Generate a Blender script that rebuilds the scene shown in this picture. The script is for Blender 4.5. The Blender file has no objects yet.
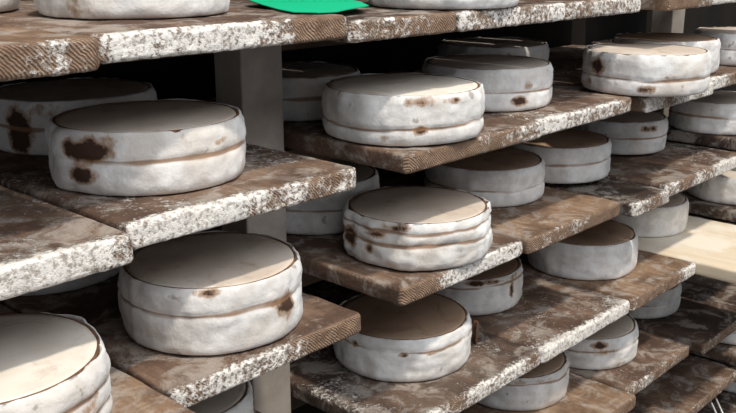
import bpy, bmesh, math, random
from mathutils import Vector, Matrix, noise

S = bpy.context.scene
COL = S.collection
EYE = 1.65                      # eye height; rack front plane is y = 0.84

# ---------------------------------------------------------------- camera
PITCH, YAW = math.radians(16.1136), math.radians(42.990)
cp, sp = math.cos(PITCH), math.sin(PITCH)
F = Vector((math.cos(YAW)*cp, math.sin(YAW)*cp, -sp))
R = Vector((math.sin(YAW), -math.cos(YAW), 0))
U = R.cross(F)
cam = bpy.data.cameras.new('camera')
cam.sensor_width = 36
cam.lens = 903.4/736*36
cam.clip_start = .02
co = bpy.data.objects.new('camera', cam)
M = Matrix((R, U, -F)).transposed().to_4x4()
M.translation = (0, 0, EYE)
co.matrix_world = M
COL.objects.link(co)
S.camera = co

# ---------------------------------------------------------------- light
W = bpy.data.worlds.new('cellar_daylight'); S.world = W
W.use_nodes = True
bg = W.node_tree.nodes['Background']
bg.inputs[0].default_value = (.93, .96, 1.0, 1)
bg.inputs[1].default_value = .31
sun = bpy.data.lights.new('overhead_sun', 'SUN')  # directional light from above the front; no window is modelled
sun.energy = 2.2
sun.angle = math.radians(3)
sun.color = (1, .90, .76)
so = bpy.data.objects.new('overhead_sun', sun); COL.objects.link(so)
so.rotation_euler = Vector((.05, .48, -1)).to_track_quat('-Z', 'Y').to_euler()
ar = bpy.data.lights.new('overhead_fill', 'AREA')  # soft fill light added high in front of the rack, not a doorway
ar.energy = 44
ar.shape = 'RECTANGLE'; ar.size = 2.4; ar.size_y = 1.6
ar.color = (.97, .985, 1)
ao = bpy.data.objects.new('overhead_fill', ar); COL.objects.link(ao)
ao.location = (.75, -.75, 3.2)
ao.rotation_euler = (Vector((1.2, .9, 1.2)) - Vector(ao.location)).to_track_quat('-Z', 'Y').to_euler()

S.view_settings.view_transform = 'Standard'
S.view_settings.look = 'None'
S.view_settings.exposure = 0.14
S.view_settings.gamma = 1
S.view_settings.use_curve_mapping = False

# ---------------------------------------------------------------- materials
def srgb(r, g, b):
    f = lambda c: (c/255/12.92) if c/255 <= .04045 else ((c/255+.055)/1.055)**2.4
    return (f(r), f(g), f(b), 1)

class NT:
    def __init__(s, name, rough=.8):
        s.m = bpy.data.materials.new(name); s.m.use_nodes = True
        s.t = s.m.node_tree; s.b = s.t.nodes['Principled BSDF']
        s.b.inputs['Roughness'].default_value = rough
        s.b.inputs['Specular IOR Level'].default_value = .3
        oi = s.n('ShaderNodeObjectInfo')
        tc = s.n('ShaderNodeTexCoord')
        mul = s.n('ShaderNodeMath', operation='MULTIPLY'); mul.inputs[1].default_value = 37
        s.l(oi.outputs['Random'], mul.inputs[0])
        add = s.n('ShaderNodeVectorMath', operation='ADD')
        s.l(tc.outputs['Object'], add.inputs[0]); s.l(mul.outputs[0], add.inputs[1])
        s.co = add.outputs[0]; s.raw = tc.outputs['Object']; s.rnd = oi.outputs['Random']
    def n(s, ty, **k):
        x = s.t.nodes.new(ty)
        for a, v in k.items(): setattr(x, a, v)
        return x
    def l(s, a, b): s.t.links.new(a, b)
    def mapped(s, sc):
        m = s.n('ShaderNodeMapping'); m.inputs['Scale'].default_value = sc
        s.l(s.co, m.inputs['Vector']); return m.outputs[0]
    def noise(s, scale, detail=4, rough=.6, vec=None, dist=0):
        x = s.n('ShaderNodeTexNoise'); x.inputs['Scale'].default_value = scale
        x.inputs['Detail'].default_value = detail; x.inputs['Roughness'].default_value = rough
        x.inputs['Distortion'].default_value = dist
        s.l(vec or s.co, x.inputs['Vector']); return x.outputs[0]
    def ramp(s, v, a, b, lo=0., hi=1.):
        x = s.n('ShaderNodeMapRange'); x.interpolation_type = 'SMOOTHSTEP'
        for i, q in zip(range(1, 5), (a, b, lo, hi)): x.inputs[i].default_value = q
        s.l(v, x.inputs[0]); return x.outputs[0]
    def math(s, op, a, b):
        x = s.n('ShaderNodeMath', operation=op)
        for i, q in enumerate((a, b)):
            if isinstance(q, (int, float)): x.inputs[i].default_value = q
            else: s.l(q, x.inputs[i])
        return x.outputs[0]
    def mix(s, f, a, b):
        x = s.n('ShaderNodeMix', data_type='RGBA')
        if isinstance(f, (int, float)): x.inputs[0].default_value = f
        else: s.l(f, x.inputs[0])
        for i, q in ((6, a), (7, b)):
            if isinstance(q, tuple): x.inputs[i].default_value = q
            else: s.l(q, x.inputs[i])
        return x.outputs[2]
    def attr(s, name):
        x = s.n('ShaderNodeAttribute', attribute_name=name); return x.outputs['Fac']
    def bump(s, h, strength=.5, dist=.002):
        x = s.n('ShaderNodeBump'); x.inputs['Strength'].default_value = strength
        x.inputs['Distance'].default_value = dist
        s.l(h, x.inputs['Height']); s.l(x.outputs[0], s.b.inputs['Normal'])
    def out(s, c): s.l(c, s.b.inputs['Base Color']); return s.m

def wood_material(name, tones, mould_bias=0.0):
    """old spruce plank: grain along y, sawn end grain on the front, white mould crust"""
    k = NT(name, .85)
    grain = k.noise(1, 5, .65, k.mapped((70, 5, 40)), .3)
    blot = k.noise(9, 5, .65)
    big = k.noise(3.2, 3, .5)
    c = k.mix(k.ramp(grain, .35, .7), tones[0], tones[1])
    c = k.mix(k.ramp(blot, .40, .60), c, tones[2])
    c = k.mix(k.ramp(big, .55, .75, 0, .55), c, tones[3])
    # end grain: short diagonal saw marks
    w = k.n('ShaderNodeTexWave', wave_type='BANDS', bands_direction='DIAGONAL')
    w.inputs['Scale'].default_value = 125; w.inputs['Distortion'].default_value = 1.3
    w.inputs['Detail'].default_value = 2; w.inputs['Detail Scale'].default_value = 1.6
    k.l(k.co, w.inputs['Vector'])
    eg = k.mix(k.math('MULTIPLY', k.ramp(w.outputs['Fac'], .2, .8), k.ramp(k.noise(60, 4, .7), .3, .65)), srgb(116, 93, 76), srgb(162, 138, 118))
    front = k.attr('front')
    c = k.mix(front, c, eg)
    # white mould
    fine = k.noise(150, 4, .7); mid = k.noise(38, 5, .7); low = k.noise(11, 3, .6)
    mm = k.math('ADD', k.math('MULTIPLY', fine, .50), k.math('ADD', k.math('MULTIPLY', mid, .34), k.math('MULTIPLY', low, .20)))
    mm = k.math('ADD', mm, k.math('MULTIPLY', k.attr('mould'), .30))
    mask = k.ramp(mm, .62+mould_bias, .76+mould_bias)
    mc = k.mix(k.ramp(fine, .36, .56), srgb(168, 160, 152), srgb(236, 233, 229))
    c = k.mix(mask, c, mc)
    # greyish dust film on top
    dust = k.ramp(k.noise(16, 6, .7, None, .6), .47, .62, 0, .62)
    c = k.mix(k.math('MULTIPLY', dust, k.math('SUBTRACT', 1, front)), c, srgb(178, 170, 162))
    soot = k.ramp(k.noise(13, 6, .75, None, .8), .52, .70, 0, .45)
    c = k.mix(k.math('MULTIPLY', soot, k.math('SUBTRACT', 1, front)), c, srgb(62, 52, 46))
    hgt = k.math('ADD', k.math('MULTIPLY', mask, .8), k.math('ADD', k.math('MULTIPLY', grain, .5), k.math('MULTIPLY', fine, 1.1)))
    hgt = k.math('ADD', hgt, k.math('MULTIPLY', k.math('MULTIPLY', w.outputs['Fac'], front), k.math('MULTIPLY', k.math('SUBTRACT', 1, mask), .4)))
    k.bump(hgt, .8, .003)
    return k.out(c)

WOOD = [wood_material('aged_plank_brown', (srgb(106, 84, 70), srgb(136, 112, 95), srgb(88, 68, 57), srgb(168, 148, 130))),
        wood_material('aged_plank_dark', (srgb(78, 61, 52), srgb(108, 88, 75), srgb(60, 48, 42), srgb(134, 116, 102)), .01),
        wood_material('aged_plank_tan', (srgb(130, 104, 83), srgb(160, 134, 110), srgb(108, 85, 68), srgb(180, 158, 136)), .02)]

def pale_wood():
    k = NT('new_pale_plank', .75)
    g = k.noise(1, 5, .6, k.mapped((50, 4, 40)), .3)
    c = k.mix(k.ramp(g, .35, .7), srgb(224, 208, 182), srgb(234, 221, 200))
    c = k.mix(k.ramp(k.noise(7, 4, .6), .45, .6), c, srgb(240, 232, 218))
    k.bump(g, .4, .001); return k.out(c)
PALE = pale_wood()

def rind_material():
    k = NT('white_mould_rind', .9)
    k.b.inputs['Subsurface Weight'].default_value = .0
    mid = k.noise(26, 5, .62); fine = k.noise(120, 4, .7); low = k.noise(9, 3, .55)
    c = k.mix(k.ramp(mid, .34, .62), srgb(211, 209, 207), srgb(237, 237, 237))
    c = k.mix(k.ramp(low, .5, .72, 0, .5), c, srgb(206, 194, 180))
    st = k.attr('stain'); cr = k.attr('crease')
    e = k.math('SUBTRACT', k.math('ADD', k.math('MULTIPLY', mid, 1.5), k.math('MULTIPLY', low, .7)), .5)
    tan = k.ramp(k.math('ADD', k.math('MULTIPLY', st, .75), e), .92, 1.12)
    c = k.mix(k.math('MULTIPLY', tan, .85), c, srgb(164, 132, 104))
    dark = k.ramp(k.math('ADD', k.math('MULTIPLY', st, .75), e), 1.10, 1.26)
    c = k.mix(dark, c, srgb(72, 52, 42))
    cl = k.ramp(k.math('ADD', cr, k.math('MULTIPLY', k.math('SUBTRACT', low, .5), 1.6)), .45, .9)
    c = k.mix(k.math('MULTIPLY', cl, .85), c, srgb(146, 112, 84))
    speck = k.ramp(k.noise(44, 2, .5), .70, .76, 0, .55)
    c = k.mix(speck, c, srgb(128, 112, 100))
    k.bump(k.math('ADD', mid, k.math('MULTIPLY', fine, .5)), .6, .003)
    return k.out(c)
RIND = rind_material()

def top_material(name, a, b, cc, brown):
    k = NT(name, .82)
    n1 = k.noise(10, 5, .6); n2 = k.noise(60, 4, .7); n3 = k.noise(4, 3, .5)
    c = k.mix(k.ramp(n1, .38, .64), a, b)
    c = k.mix(k.ramp(n3, .45, .68, 0, .7), c, cc)
    c = k.mix(k.ramp(k.noise(22, 6, .7, None, .5), .54, .68, 0, .55), c, brown)
    c = k.mix(k.ramp(n2, .60, .72, 0, .5), c, cc)
    k.bump(k.math('ADD', n1, k.math('MULTIPLY', n2, .5)), .4, .0015)
    return k.out(c)
TOP = [top_material('pale_cheese_crust', srgb(226, 218, 206), srgb(238, 232, 222), srgb(214, 202, 188), srgb(196, 178, 160)),
       top_material('greige_cheese_crust', srgb(210, 198, 186), srgb(224, 214, 204), srgb(196, 180, 164), srgb(168, 146, 126)),
       top_material('brown_cheese_crust', srgb(180, 154, 132), srgb(194, 170, 148), srgb(164, 134, 112), srgb(136, 108, 90))]

def plain(name, c1, c2, scale=12, rough=.8, metal=0, bump=.3):
    k = NT(name, rough); k.b.inputs['Metallic'].default_value = metal
    n1 = k.noise(scale, 5, .6)
    k.bump(n1, bump, .003)
    return k.out(k.mix(k.ramp(n1, .35, .68), c1, c2))
BARK = plain('bark_band_brown', srgb(96, 70, 52), srgb(134, 100, 76), 60)
POST = plain('grey_metal_paint', srgb(154, 146, 138), srgb(170, 162, 154), 18, .55, 0, .1)
RAIL = plain('dark_rail_wood', srgb(62, 50, 42), srgb(84, 68, 56), 20)
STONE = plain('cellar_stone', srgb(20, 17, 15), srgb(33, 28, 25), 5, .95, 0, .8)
CONC = plain('cellar_concrete', srgb(70, 66, 62), srgb(96, 90, 84), 7, .9)
STEEL = plain('galvanised_steel', srgb(186, 186, 186), srgb(214, 214, 214), 40, .35, .6, .05)
GREEN = plain('green_card_face', srgb(6, 188, 136), srgb(7, 190, 137), 8, .7, 0, 0)
INK = plain('card_print', srgb(8, 84, 62), srgb(10, 92, 66), 8, .8, 0, 0)

# ---------------------------------------------------------------- mesh helpers
def link(name, me, mat, parent=None, loc=(0, 0, 0), smooth=True):
    o = bpy.data.objects.new(name, me); COL.objects.link(o)
    if mat: me.materials.append(mat)
    o.location = loc
    if parent: o.parent = parent
    if smooth:
        for p in me.polygons: p.use_smooth = True
    return o
def mesh(vs, fs, attrs=None):
    me = bpy.data.meshes.new('m'); me.from_pydata(vs, [], fs); me.update()
    for n_, vals in (attrs or {}).items():
        a = me.attributes.new(n_, 'FLOAT', 'POINT'); a.data.foreach_set('value', vals)
    return me
def tag(o, label, cat, group=None):
    o['label'] = label; o['category'] = cat
    if group: o['group'] = group
    return o
def sm(a, b, x):
    t = min(1, max(0, (x-a)/(b-a))); return t*t*(3-2*t)

def axis(lo, hi, step, r):
    """lattice lines with dense rounding zones at both ends"""
    n = max(1, round((hi-lo-2*r)/step))
    q = [lo, lo+r*.3, lo+r*.65] + [lo+r+(hi-lo-2*r)*i/n for i in range(n+1)] + [hi-r*.65, hi-r*.3, hi]
    return q

def box_lattice(xs, ys, zs):
    idx = {}; vs = []; fs = []
    def v(i, j, k):
        key = (i, j, k)
        if key not in idx:
            idx[key] = len(vs); vs.append([xs[i], ys[j], zs[k]])
        return idx[key]
    I, J, K = len(xs)-1, len(ys)-1, len(zs)-1
    for i in range(I):
        for j in range(J):
            fs.append((v(i, j, K), v(i+1, j, K), v(i+1, j+1, K), v(i, j+1, K)))
            fs.append((v(i, j, 0), v(i, j+1, 0), v(i+1, j+1, 0), v(i+1, j, 0)))
    for i in range(I):
        for k in range(K):
            fs.append((v(i, 0, k), v(i+1, 0, k), v(i+1, 0, k+1), v(i, 0, k+1)))
            fs.append((v(i, J, k), v(i, J, k+1), v(i+1, J, k+1), v(i+1, J, k)))
    for j in range(J):
        for k in range(K):
            fs.append((v(0, j, k), v(0, j, k+1), v(0, j+1, k+1), v(0, j+1, k)))
            fs.append((v(I, j, k), v(I, j+1, k), v(I, j+1, k+1), v(I, j, k+1)))
    return vs, fs

SEED = [0]
def plank(x0, x1, ztop, label, yf=.84, yb=1.46, th=.030, mat=0, mould=.6, topmould=.1, group=None, rough=1.0, name='shelf_plank', bare=()):
    """one sawn board lying front to back; x0..x1 is its width along the rack"""
    SEED[0] += 1; sd = SEED[0]*7.31
    yf -= .005
    w = x1-x0; L = yb-yf; r = .006
    xs = axis(0, w, .0065, r)
    zs = axis(-th, 0, .006, r)
    ys = [0, .002, .004, .006]
    y = .006; st = .006
    while y < L-.02:
        y += st; st = min(.03, st*1.08); ys.append(min(y, L-.012))
    ys += [L-.006, L]
    ys = sorted(set(round(q, 5) for q in ys))
    vs, fs = box_lattice(xs, ys, zs)
    fr = []; mo = []
    for p in vs:
        ox, oy, oz = p
        # rounding
        cx = min(max(ox, r), w-r); cy = min(max(oy, r), L-r); cz = min(max(oz, -th+r), -r)
        d = Vector((ox-cx, oy-cy, oz-cz))
        if d.length > 1e-6:
            d = d.normalized()*min(r, d.length) if d.length > r else d
        P = Vector((cx, cy, cz)) + d
        nv = Vector((ox*30+sd, oy*30, oz*30))
        front = 1-sm(.002, .010, oy)
        n1 = noise.noise(nv); n2 = noise.noise(nv*3.1); n3 = noise.noise(nv*7.3)
        P.y -= front*(n1*.0022 + n2*.0020 + n3*.0012)*rough
        P.z += (n1*.0012 + n2*.0006)*rough*(1 if oz > -th/2 else .6) + front*(n3*.0012 + n2*.001)*rough
        # worn corners in plan
        e = min(ox, w-ox)
        if e < .02 and oy < .03:
            P.y += (1-sm(0, .012, e))*.003*rough
        side = 1-sm(0, .006, e)
        P.x += side*noise.noise(Vector((sd, oy*20, ox)))*.0015
        p[:] = P
        fr.append(1-sm(.0015, .007, oy))
        lf = noise.noise(Vector((ox*9+sd*2, oy*6, 3.3)))
        base = mould*(1-sm(.0, .022, oy)) + (topmould*(.6+lf) if oz > -.008 else topmould*.3)
        base += front*mould*lf*1.0
        for (b0, b1) in bare:
            q = ox/w
            base -= front*mould*.9*sm(b0-.06, b0+.03, q)*(1-sm(b1-.03, b1+.06, q))
        mo.append(base)
    me = mesh([tuple(p) for p in vs], fs, {'front': fr, 'mould': mo})
    m = PALE if mat == 'pale' else WOOD[mat]
    o = link(name, me, m, None, (x0, yf, EYE-ztop))
    return tag(o, label, 'shelf board', group)

def cheese(x, y, h, D, label, top=1, H=.0745, creases=(.52,), stains=(), tilt=(0, 0), spin=0., lump=1.35, group=None, lip=.0075, seams=()):
    SEED[0] += 1; sd = SEED[0]*3.77
    root = bpy.data.objects.new('cheese_wheel', None); COL.objects.link(root)
    root.empty_display_size = .05
    x -= .006; y -= .006
    root.location = (x, y, EYE-h+.0014)
    root.rotation_euler = (tilt[0], tilt[1], 0)
    tag(root, label, 'cheese', group)
    Rr = D/2; N = 150
    # profile (radius, z, weight of wobble)
    H += .004
    pr = [(Rr-.016, .0004), (Rr-.007, .0000), (Rr-.003, .0018), (Rr-.0012, .006)]
    nz = 16
    for i in range(1, nz): pr.append((None, .007+(H-.013)*i/nz))
    pr += [(Rr-.0016, H-.006), (Rr-.0028, H-.002), (Rr-.0048, H+.0004), (Rr-lip+.0012, H+.0004), (Rr-lip, H-.0006), (Rr-lip-.0006, H-.006)]
    vs = []; st = []; cr = []
    for j, (rr, z) in enumerate(pr):
        t = z/H
        for i in range(N):
            a = 2*math.pi*i/N
            ca, sa = math.cos(a), math.sin(a)
            nb = Vector((ca*2.4+sd, sa*2.4, z*26))
            n1 = noise.noise(nb); n2 = noise.noise(nb*3); fold = noise.noise(Vector((ca*7+sd, sa*7, z*9)))
            r0 = rr if rr is not None else Rr-.0002 + .0016*math.sin(math.pi*t)
            cv = 0
            for c in creases:
                zc = c + .05*noise.noise(Vector((ca*1.5+sd, sa*1.5, c*10)))
                dd = abs(t-zc)
                g = math.exp(-(dd/.045)**2)
                cv = max(cv, g)
            if rr is None: r0 -= .0028*cv
            for (su, sw, shh) in seams:
                da = (a-(math.atan2(-y, -x)+math.asin(su))+math.pi) % (2*math.pi)-math.pi
                r0 += shh*math.exp(-(da/math.radians(sw)+.35*n1)**4)*min(1, 1.6-t)
            wob = (n1*.0022 + n2*.0012 + fold*.0014)*lump
            inner = j >= len(pr)-3
            if inner: wob = (n2*.0030 + n1*.0034)*lump
            bw = 1 if z > .004 else .6
            r1 = r0 + wob*bw
            zz = z
            if z > H-.004 and not j == len(pr)-1: zz += (n1*.0012 + n2*.0008)*lump
            vs.append((r1*ca, r1*sa, max(0, zz)))
            s = 0
            for (aa, tt, wa, wt, am) in stains:
                da = (a-(math.atan2(-y, -x)+math.asin(aa))+math.pi) % (2*math.pi)-math.pi
                s = max(s, am*math.exp(-(da/math.radians(wa*1.3))**2-((t-tt)/(wt*1.2))**2))
            st.append(s); cr.append(cv)
    fs = []
    for j in range(len(pr)-1):
        for i in range(N):
            a, b = j*N+i, j*N+(i+1) % N
            fs.append((a, b, b+N, a+N))
    fs.append(tuple(reversed(range(N))))
    link('outer_rind', mesh(vs, fs, {'stain': st, 'crease': cr}), RIND, root)
    # top crust: slightly domed, mottled disc
    vs = [(0, 0, H+.0004)]; fs = []
    rings = 14
    for j in range(1, rings+1):
        rr = (Rr-lip-.0022)*j/rings
        for i in range(N):
            a = 2*math.pi*i/N
            p = Vector((rr*math.cos(a), rr*math.sin(a), 0))
            z = H+.0004 - .0010*(j/rings)**3 + noise.noise(p*22+Vector((sd, 0, 0)))*.0009
            vs.append((p.x, p.y, z))
    for i in range(N): fs.append((0, 1+i, 1+(i+1) % N))
    for j in range(rings-1):
        for i in range(N):
            a, b = 1+j*N+i, 1+j*N+(i+1) % N
            fs.append((a, a+N, b+N, b))
    base = len(vs)
    for i in range(N):
        q = vs[1+(rings-1)*N+i]; vs.append((q[0], q[1], H-.02))
    for i in range(N):
        a, b = 1+(rings-1)*N+i, 1+(rings-1)*N+(i+1) % N
        fs.append((a, base+i, base+(i+1) % N, b))
    link('top_crust', mesh(vs, fs), TOP[top], root)
    # thin bark band that shows as a brown line between crust and rind
    vs = []; fs = []
    prf = [(Rr-lip-.0030, H-.012), (Rr-lip-.0030, H-.0006), (Rr-lip-.0016, H+.0002), (Rr-lip+.0004, H-.0002), (Rr-lip+.0006, H-.012)]
    for j, (rr, z) in enumerate(prf):
        for i in range(N):
            a = 2*math.pi*i/N
            n1 = noise.noise(Vector((math.cos(a)*5+sd, math.sin(a)*5, 1)))
            rj = rr + n1*.0012
            vs.append((rj*math.cos(a), rj*math.sin(a), z + n1*.0007))
    for j in range(len(prf)-1):
        for i in range(N):
            a, b = j*N+i, j*N+(i+1) % N
            fs.append((a, a+N, b+N, b))
    link('bark_band', mesh(vs, fs), BARK, root)
    return root

def simple_box(name, x0, x1, y0, y1, z0, z1, mat, parent=None, bev=.003, struct=False):
    bm = bmesh.new(); bmesh.ops.create_cube(bm, size=1)
    for v in bm.verts:
        v.co = Vector((v.co.x*(x1-x0), v.co.y*(y1-y0), v.co.z*(z1-z0)))
    if bev: bmesh.ops.bevel(bm, geom=list(bm.edges), offset=bev, segments=2, affect='EDGES', profile=.5)
    me = bpy.data.meshes.new(name); bm.to_mesh(me); bm.free()
    o = link(name, me, mat, parent, ((x0+x1)/2, (y0+y1)/2, (z0+z1)/2), smooth=False)
    if struct: o['kind'] = 'structure'
    return o

# ---------------------------------------------------------------- the setting
simple_box('floor', -1.2, 5.0, -2.6, 1.70, -.10, 0, CONC, bev=0, struct=True)
simple_box('wall_back', -1.2, 5.0, 1.475, 1.60, 0, 2.6, STONE, bev=0, struct=True)

H0, H1, H2, H3, H4, H5, H6 = .087, .293, .507, .745, .975, .160+1.015, 1.39
LEV = (H0, H1, H2, H3, H4, H5, H6)
TH = .030
# posts of the rack, in the gaps between the bays
def post(x0, x1, y0, y1, label, zt=1.95, zb=0):
    root = bpy.data.objects.new('rack_post', None); COL.objects.link(root)
    root.location = ((x0+x1)/2, (y0+y1)/2, zb); tag(root, label, 'post'); zt -= zb
    bm = bmesh.new()
    w, d = (x1-x0)/2, (y1-y0)/2
    t = .0
    pts = [(-w, -d), (w, -d), (w, d), (-w, d)]
    bot = [bm.verts.new((a, b, .012)) for a, b in pts]; top = [bm.verts.new((a, b, zt)) for a, b in pts]
    for i in range(4): bm.faces.new((bot[i], bot[(i+1) % 4], top[(i+1) % 4], top[i]))
    bm.faces.new(top); bm.faces.new(list(reversed(bot)))
    bmesh.ops.bevel(bm, geom=[e for e in bm.edges], offset=.003, segments=2, affect='EDGES', profile=.5)
    me = bpy.data.meshes.new('column'); bm.to_mesh(me); bm.free()
    link('column', me, POST, root, smooth=False)
    f = simple_box('foot_plate', -w-.02, w+.02, -d-.012, d+.02, 0, .012, POST, root, .002)
    return root
post(.884, .969, 1.09, 1.158, 'grey square upright post between the two nearest bays of shelving', zt=EYE-H0-TH-.012)
post(2.505, 2.585, 1.15, 1.215, 'grey upright post in the far gap, seen behind the second cheese row', zt=EYE-H0-TH-.05+.07, zb=EYE-H3+.033)
lv_names = ['top', 'second', 'third', 'fourth', 'fifth', 'sixth', 'lowest']
def rail(x0, x1, y0, z_top, label):
    o = simple_box('shelf_rail', x0, x1, y0, y0+.04, z_top-.034, z_top, RAIL, None, .003)
    return tag(o, label, 'rail', 'dark rails carrying the shelf boards')
RAILS = {0: ((.2, .877, .006), (.972, 2.502, .014), (2.588, 3.0, .003)), 1: ((.2, .877, .009), (.972, 2.502, .008), (2.588, 3.0, .003)),
         2: ((.2, .877, .004), (.972, 2.502, .014), (2.588, 3.0, .007)), 3: ((.2, .877, .003), (.967, 2.81, .007)),
         4: ((1.38, 2.14, .003), (2.16, 3.0, .033)), 5: ((.967, 2.90, .007),), 6: ((2.25, 3.05, .003),)}
BAY = ('left', 'middle', 'far right')
for i, rs in RAILS.items():
    for j, (a, b, dz) in enumerate(rs):
        z = EYE-LEV[i]-TH-dz
        bay = BAY[j if i < 4 else 1+j]
        rail(a, b, 1.11, z, 'dark front rail under the %s shelf boards of the %s bay' % (lv_names[i], bay))
        rail(a, b, 1.40, z, 'dark rear rail under the %s shelf boards of the %s bay, by the wall' % (lv_names[i], bay))

# ---------------------------------------------------------------- boards
g = [None, 'boards of the top shelf', 'boards of the second shelf', 'boards of the third shelf', 'boards of the fourth shelf', 'boards of the fifth shelf', 'boards of the sixth shelf', 'boards of the lowest shelf']
# top shelf
plank(.26, .483, H0, 'brown rough-sawn end board of the top shelf, below the left white cheese', .818, mat=2, mould=0.45, bare=((0, .35), (.85, 1)), group=g[1], th=.034)
plank(.486, .866, H0, 'top shelf board with thick white mould, its right end stopping near the green card', .845, mat=0, mould=.75, bare=((-.1, .05), (.78, .93)), group=g[1], th=.031)
plank(.870, 1.1015, H0+.008, 'dark top shelf board just right of the gap at the green card', .845, mat=1, mould=.32, group=g[1])
plank(1.1035, 1.4015, H0+.008, 'mould-white top shelf board under the right half of the top cheese', .84, mat=1, mould=.72, group=g[1])
plank(1.4035, 1.682, H0+.008, 'top shelf board ending at the dark gap near the top right', .84, mat=0, mould=.66, group=g[1])
plank(1.688, 1.794, H0+.010, 'short dark recessed board in the notch of the top shelf at the upper right', .93, mat=1, mould=.05, topmould=-.1, group=g[1])
plank(1.80, 2.02, H0+.012, 'brown sawn top shelf board with a bare end, beyond the dark gap', .84, mat=2, mould=0.6, bare=((-.1, .6),), group=g[1])
plank(2.024, 2.40, H0+.010, 'white-crusted top shelf board in the upper right corner', .84, mat=0, mould=.85, group=g[1])
plank(2.60, 2.95, H0, 'far top shelf board beyond the second post', .84, mat=1, mould=.5, group=g[1])
# second shelf
plank(.26, .504, H1+.003, 'broad brown second shelf board with white crusted rounded end, lower left of the dark-stained cheese', .815, mat=0, mould=.66, topmould=0.25, group=g[2], th=.034)
plank(.508, .877, H1, 'second shelf board with bright white front edge ending beside the post', .838, mat=0, mould=.74, topmould=0.3, group=g[2], th=.031)
plank(.980, 1.345, H1+.001, 'second shelf board with bare brown sawn corner under the middle cheese', .84, mat=0, mould=0.42, bare=((-.1, .45),), topmould=0.2, group=g[2])
plank(1.349, 1.684, H1, 'second shelf board with pale dusted top ending at a notch', .845, mat=0, mould=.5, topmould=0.4, group=g[2])
plank(1.722, 2.05, H1+.006, 'second shelf board beneath the large right-hand cheese', .83, mat=0, mould=.6, topmould=0.3, group=g[2])
plank(2.054, 2.49, H1, 'second shelf board at the right edge of the picture', .84, mat=0, mould=.6, group=g[2])
plank(2.60, 3.0, H1, 'far second shelf board beyond the second post', .84, mat=1, mould=.5, group=g[2])
# third shelf
plank(.20, .543, H2+.002, 'tan third shelf board jutting forward beside the bottom left cheese', .70, mat=2, mould=.02, topmould=-.05, group=g[3])
plank(.548, .8785, H2+.001, 'third shelf board with white crust and rounded brown end', .832, mat=0, mould=0.6, topmould=-.02, bare=((.68, 1.1),), group=g[3])
plank(.984, 1.318, H2+.001, 'third shelf board with brown corner below the cheese with torn rind', .85, mat=0, mould=0.6, topmould=.05, bare=((-.1, .25),), group=g[3])
plank(1.323, 1.668, H2, 'brown third shelf board with sawn bare end right of the middle cheese', .842, mat=2, mould=.30, topmould=.05, group=g[3])
plank(1.705, 1.868, H2+.012, 'narrow dark third shelf board with grey mould on its end', .83, mat=1, mould=.5, topmould=0.45, group=g[3])
plank(1.872, 2.28, H2+.006, 'third shelf board with white flakes beyond the narrow dark one', .84, mat=0, mould=.6, topmould=0.42, group=g[3])
plank(2.31, 2.49, H2-.029, 'raised third shelf board with dark side carrying the cheese at the right edge', .84, mat=1, mould=.45, topmould=.3, group=g[3])
plank(2.60, 3.0, H2-.029, 'far raised third shelf board beyond the second post', .84, mat=1, mould=.5, group=g[3])
plank(2.28, 2.49, H2+.0050, 'third shelf board underneath the raised one', .86, mat=1, mould=.4, group=g[3])
plank(2.60, 3.0, H2+.0050, 'far third shelf board underneath the raised one', .86, mat=1, mould=.4, group=g[3])
# fourth shelf
plank(.50, .868, H3, 'dark brown fourth shelf board at the bottom, left of the post', .86, mat=0, mould=.2, group=g[4])
plank(.972, 1.384, H3, 'fourth shelf board speckled with white mould under the lower middle cheese', .84, mat=1, mould=.6, topmould=0.42, group=g[4])
plank(1.388, 1.738, H3, 'fourth shelf board with a white mould splash on its brown top', .838, mat=0, mould=0.85, bare=(), topmould=0.42, group=g[4])
plank(1.742, 2.072, H3, 'light brown fourth shelf board ending in a white corner', .835, mat=2, mould=.5, topmould=0.25, group=g[4])
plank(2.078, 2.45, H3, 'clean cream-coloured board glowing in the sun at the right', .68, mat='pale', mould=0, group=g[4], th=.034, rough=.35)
plank(2.462, 2.81, H3-.031, 'raised dark-sided fourth shelf board at the right edge', .84, mat=1, mould=.4, group=g[4])
plank(2.458, 2.81, H3+.0050, 'fourth shelf board underneath the raised one', .86, mat=1, mould=.4, group=g[4])
# fifth shelf
plank(1.404, 1.762, H4, 'tan fifth shelf board with a worn corner at the bottom right', .815, mat=2, mould=.18, topmould=.05, group=g[5])
plank(1.767, 2.104, H4, 'fifth shelf board with pale sawn end right of the small stained cheese', .842, mat=0, mould=.42, topmould=0.2, group=g[5])
plank(2.190, 2.60, H4+.030, 'wide dark fifth shelf board with a pale front edge at the right', .84, mat=1, mould=.42, topmould=-.1, group=g[5])
plank(2.604, 2.95, H4+.030, 'far fifth shelf board at the right edge', .84, mat=1, mould=.4, group=g[5])
# sixth shelf
plank(1.75, 2.06, H5, 'sixth shelf board mostly in shadow at the bottom right', .84, mat=1, mould=.2, topmould=-.05, group=g[6])
plank(2.064, 2.46, H5, 'sixth shelf board with a sunlit tan front strip in the lower right corner', .84, mat=0, mould=.35, topmould=-.05, group=g[6])
plank(2.47, 2.90, H5-.031, 'raised sixth shelf board with dark side at the right edge', .80, mat=1, mould=.2, group=g[6])
plank(2.47, 2.90, H5+.0050, 'sixth shelf board underneath the raised one', .86, mat=1, mould=.2, group=g[6])
plank(2.30, 2.62, H6, 'lowest shelf board in the dark below the sixth shelf', .84, mat=1, mould=.2, topmould=-.05, group=g[7])
plank(2.624, 3.05, H6, 'lowest shelf board under the grey cheese in the corner', .84, mat=1, mould=.2, topmould=-.05, group=g[7])

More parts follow.
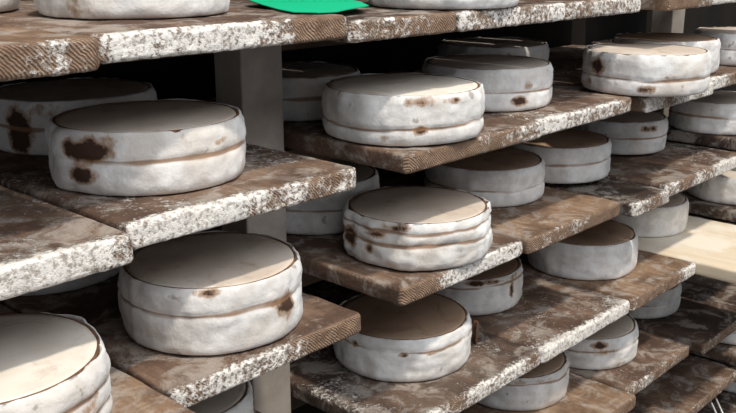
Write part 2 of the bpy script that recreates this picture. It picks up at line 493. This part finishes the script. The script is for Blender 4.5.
# ---------------------------------------------------------------- cheeses   (stain: angle, height, width, height width, amount)
# world angle: -135 faces the camera, -90 faces the front of the rack, 180 faces left
gc = ['cheeses on the top shelf', 'cheeses on the second shelf', 'cheeses on the third shelf', 'cheeses on the fourth shelf', 'cheeses on the fifth shelf', 'cheeses at the bottom right']
cheese(.695, 1.071, H0, .250, 'white cheese wheel with pinkish rind at the top left on the top shelf', 0, creases=(.62,), stains=((-.8, .75, 14, .3, .8), (-.6, .2, 10, .2, .6)), group=gc[0])
cheese(.511, 1.275+.03, H0, .250, 'greyish cheese wheel cut off by the top left corner', 1, group=gc[0])
cheese(1.200, .950, H0+.008, .246, 'white cheese wheel on the top shelf right of the green card', 0, creases=(), lump=1.7, group=gc[0])

cheese(.667, 1.018, H1, .252, 'large white cheese with two dark brown stains, on the left of the second shelf', 1, creases=(.55,), H=.074, seams=((-.86, 8, .005),),
       stains=((-.62, .70, 13, .20, 1.3), (-.66, .32, 11, .15, 1.25), (-.42, .88, 14, .1, .5), (.66, .74, 5, .07, .6)), group=gc[1])
cheese(.712, 1.29, H1, .250, 'cheese wheel in shadow behind the one with dark brown stains', 1, creases=(.5,), stains=((-.62, .5, 8, .6, 1.1), (-.3, .8, 18, .2, .6)), group=gc[1])
cheese(1.115, .962, H1, .262, 'bright white cheese on the brown sawn corner of the middle second shelf', 0, H=.072, creases=(.34,), seams=((-.35, 24, .002), (.9, 5, .003)),
       stains=((.22, .88, 11, .12, 1.05), (.62, .88, 14, .09, .75), (.2, .34, 6, .09, .75), (.55, .34, 5, .08, .7), (-.17, .18, 5, .07, .5)), group=gc[1])
cheese(1.125, 1.230, H1, .240, 'dim cheese wheel right of the post, behind the bright middle one', 1, H=.07, group=gc[1])
cheese(1.441, 1.030, H1, .250, 'grey-white cheese with small brown stain just behind the bright middle cheese', 1, creases=(.45,), H=.073,
       stains=((.5, .24, 9, .14, 1.05), (.62, .62, 6, .16, .8), (.2, .75, 12, .1, .55)), group=gc[1])
cheese(1.735, 1.225, H1, .250, 'dark back-row cheese in the gap left of the large right-hand cheese', 1, stains=((.3, .6, 20, .3, .8),), group=gc[1])
cheese(1.813, .887, H1, .257, 'wide grey-white cheese with brown crease at the upper right', 1, creases=(.40,), H=.078,
       stains=((-.75, .62, 12, .25, .85), (-.85, .25, 10, .2, .6), (.05, .16, 9, .09, .7), (.4, .5, 8, .1, .4)), group=gc[1])
cheese(2.120, .990, H1, .250, 'brown-topped cheese directly behind the wide upper right one', 2, creases=(), group=gc[1])
cheese(2.421, .915, H1, .250, 'cheese cut off by the right edge on the second shelf', 1, stains=((-.6, .75, 8, .15, .95),), group=gc[1])

cheese(.374, .915, H2, .256, 'big white cheese with creamy sunlit top in the bottom left corner', 0, creases=(.60, .28), lump=1.9, H=.077, stains=((.8, .4, 9, .3, .6),), group=gc[2])
cheese(.721, .969, H2, .249, 'tall white cheese with thin brown crease, above the mould-white board at lower left', 1, creases=(.62,), H=.087,
       stains=((.76, .52, 7, .22, .85), (.2, .96, 30, .05, .5)), group=gc[2])
cheese(.665, 1.330, H2, .250, 'shadowed back-row cheese under the left second shelf', 1, group=gc[2])
cheese(1.158, .963, H2, .252, 'white cheese with torn folded rind in the centre of the third shelf', 1, creases=(.80, .55), lump=2.2, H=.075, seams=((-.16, 9, .004), (-.92, 5, .004)),
       stains=((-.86, .5, 9, .25, 1.15), (-.25, .9, 9, .09, .8), (-.62, .36, 6, .12, .75), (-.5, .72, 14, .07, .7)), group=gc[2])
cheese(1.165, 1.228, H2, .250, 'pale cheese in shadow between the post and the torn-rind cheese', 1, H=.086, group=gc[2])
cheese(1.535, 1.094, H2, .250, 'brown-topped cheese with a dark slit, behind the torn-rind cheese', 2, creases=(.45,), H=.072, group=gc[2])
cheese(1.800, 1.085, H2, .250, 'smooth pale cheese with dark brown top on the third shelf', 2, creases=(.55,), H=.076, group=gc[2])
cheese(2.158, 1.114, H2, .240, 'far third shelf cheese with brown-stained upper rim', 1, H=.078, stains=((.62, .82, 13, .12, 1.0), (.1, .62, 30, .05, .7)), group=gc[2])
cheese(2.440, .972, H2-.029, .250, 'pale cheese on the raised third shelf board at the right edge', 1, H=.078, group=gc[2])

cheese(.735, 1.09, H3, .230, 'pale cheese at the bottom under the mould-white third shelf board', 0, group=gc[3])
cheese(1.201, 1.032, H3, .256, 'white cheese with smooth brown top at the lower centre', 2, creases=(.72,), H=.077,
       stains=((-.66, .76, 4, .10, 1.0), (.03, .68, 4.5, .07, .95), (.4, .66, 10, .04, .5)), group=gc[3])
cheese(1.519, 1.125, H3, .250, 'cheese with peeling brown upper rim behind the lower centre one', 2, creases=(.8,), H=.075,
       stains=((.2, .93, 45, .08, .7), (.8, .6, 3, .35, .6)), group=gc[3])
cheese(1.881, 1.045, H3, .258, 'lumpy white cheese with dark-ringed brown top, right of centre on the fourth shelf', 2, creases=(), H=.080, group=gc[3])
cheese(2.272, 1.090, H3, .250, 'pale smooth cheese standing on the cream board', 0, creases=(), H=.078, lump=.6, group=gc[3])
cheese(2.640, .985, H3-.031, .250, 'pale cheese on the raised dark fourth shelf board at the right edge', 0, creases=(), group=gc[3])

cheese(1.610, 1.049, H4, .250, 'half-hidden pale cheese under the white-edged fourth shelf board at bottom centre', 2, creases=(.8,), stains=((.4, .9, 30, .09, .7),), group=gc[4])
cheese(1.900, 1.029, H4, .250, 'white cheese with a dark brown spot and tan streaks on the fifth shelf', 1, creases=(.62,),
       stains=((.32, .84, 9, .12, 1.2), (.5, .62, 24, .16, .68), (.6, .2, 10, .2, .5)), group=gc[4])
cheese(2.335, 1.115, H4+.030, .250, 'small visible curve of a grey cheese under the light brown fourth shelf board', 1, group=gc[4])
cheese(2.660, .95, H5-.031, .250, 'sliver of a pale cheese under the right fifth shelf board', 1, group=gc[5])
cheese(2.855, .975, H6, .250, 'grey cheese in the bottom right corner below the sunlit strip', 1, group=gc[5])

# ---------------------------------------------------------------- green card on the top shelf
def green_card():
    zc = EYE-H0+.0022
    pts = [(.974, 1.184), (.893, 1.047), (.842, .953), (.820, .900), (.835, .868), (.865, .862), (.905, .883), (.985, .917), (1.04, .985), (1.085, 1.058), (1.09, 1.13), (1.05, 1.19)]
    cx = sum(p[0] for p in pts)/len(pts); cy = sum(p[1] for p in pts)/len(pts)
    root = bpy.data.objects.new('green_card', None); COL.objects.link(root)
    root.location = (cx, cy, zc)
    tag(root, 'flat bright green pointed card with faint dark print lying on the top shelf', 'card')
    bm = bmesh.new()
    vs = [bm.verts.new((x-cx, y-cy, 0)) for x, y in pts]
    f = bm.faces.new(vs)
    if f.normal.z < 0: f.normal_flip()
    r = bmesh.ops.extrude_face_region(bm, geom=[f])
    for v in [e for e in r['geom'] if isinstance(e, bmesh.types.BMVert)]: v.co.z += .0012
    bmesh.ops.recalc_face_normals(bm, faces=bm.faces)
    me = bpy.data.meshes.new('card_sheet'); bm.to_mesh(me); bm.free()
    link('card_sheet', me, GREEN, root, smooth=False)
    vs = []; fs = []
    random.seed(4)
    e = Vector((.70, -.714, 0)); n_ = Vector((.714, .70, 0))     # print runs across the card
    for k in range(14):
        s = -.085 + k*.0098
        for row in (0, .012):
            if random.random() < .25: continue
            p = Vector((1.0-cx, 1.04-cy, .0016)) + e*s + n_*(row+random.uniform(-.001, .001))
            w = random.uniform(.003, .0075); hh = random.uniform(.001, .0028)
            b = len(vs)
            for (a, c) in ((0, 0), (w, 0), (w, hh), (0, hh)):
                q = p+e*a+n_*c; vs.append(tuple(q))
            fs.append((b, b+1, b+2, b+3))
    link('dark_print', mesh(vs, fs), INK, root, smooth=False)
green_card()

# ---------------------------------------------------------------- metal legs at the bottom right
def tube(bm, a, b, r, n=10):
    a, b = Vector(a), Vector(b); d = (b-a).normalized()
    u = d.orthogonal().normalized(); w = d.cross(u)
    ra = [bm.verts.new(a+(u*math.cos(2*math.pi*i/n)+w*math.sin(2*math.pi*i/n))*r) for i in range(n)]
    rb = [bm.verts.new(b+(u*math.cos(2*math.pi*i/n)+w*math.sin(2*math.pi*i/n))*r) for i in range(n)]
    for i in range(n): bm.faces.new((ra[i], ra[(i+1) % n], rb[(i+1) % n], rb[i]))
    bm.faces.new(rb); bm.faces.new(list(reversed(ra)))
def metal_legs():
    root = bpy.data.objects.new('metal_support', None); COL.objects.link(root)
    root.location = (2.30, .87, 0)
    tag(root, 'pair of thin shiny steel rods under the sunlit sixth shelf board, bottom right', 'metal support')
    zt = EYE-H5-TH-.003
    for dx in (.03, .062):
        bm = bmesh.new(); tube(bm, (dx, 0, zt), (dx, -.27, .006), .0035)
        me = bpy.data.meshes.new('rod'); bm.to_mesh(me); bm.free(); link('rod', me, STEEL, root)
    simple_box('foot_bar', -.0, .09, -.28, -.26, 0, .006, STEEL, root, .001)
metal_legs()

# ---------------------------------------------------------------- small loose things
def bark_chip():
    # a curled strip of bark standing on edge against the lower centre cheese
    vs = []; n = 9
    for k, off in enumerate((0, .0022)):
        for j in range(7):
            for i in range(n):
                t = i/(n-1)
                a = math.radians(-70+140*t)
                rr = .009-off
                w = noise.noise(Vector((i*.5, j*.6, 2)))*.0009
                vs.append(((rr+w)*math.cos(a), (rr+w)*math.sin(a), .043*j/6 + (w*2 if j == 6 else 0)))
    m = 7*n; fs = []
    for j in range(6):
        for i in range(n-1):
            q = j*n+i
            fs += [(q, q+1, q+n+1, q+n), (m+q, m+q+n, m+q+n+1, m+q+1)]
    for i in range(n-1):
        fs += [(i, m+i, m+i+1, i+1), (6*n+i, 6*n+i+1, m+6*n+i+1, m+6*n+i)]
    for j in range(6):
        fs += [(j*n, (j+1)*n, m+(j+1)*n, m+j*n), (j*n+n-1, m+j*n+n-1, m+(j+1)*n+n-1, (j+1)*n+n-1)]
    o = link('bark_strip', mesh(vs, fs), BARK, None, (1.322, .955, EYE-H3+.002))
    o.rotation_euler = (0, .06, -.5)
    tag(o, 'small curled brown bark strip standing beside the lower centre cheese', 'bark strip')
bark_chip()

def flake(x, y, h, r, label):
    bm = bmesh.new(); bmesh.ops.create_icosphere(bm, subdivisions=3, radius=r)
    for v in bm.verts:
        n1 = noise.noise(v.co*140+Vector((x*50, y*50, 0)))
        v.co *= 1+.45*n1; v.co.z *= .45
    me = bpy.data.meshes.new('rind_crumb'); bm.to_mesh(me); bm.free()
    o = link('rind_crumb', me, RIND, None, (x, y, EYE-h+r*.40))
    tag(o, label, 'crumb')
flake(1.128, .846+.004, H1, .0075, 'white crumb of rind at the board edge below the bright middle cheese')
flake(.925+.10, .90, H1, .005, 'tiny white crumb left of the bright middle cheese')
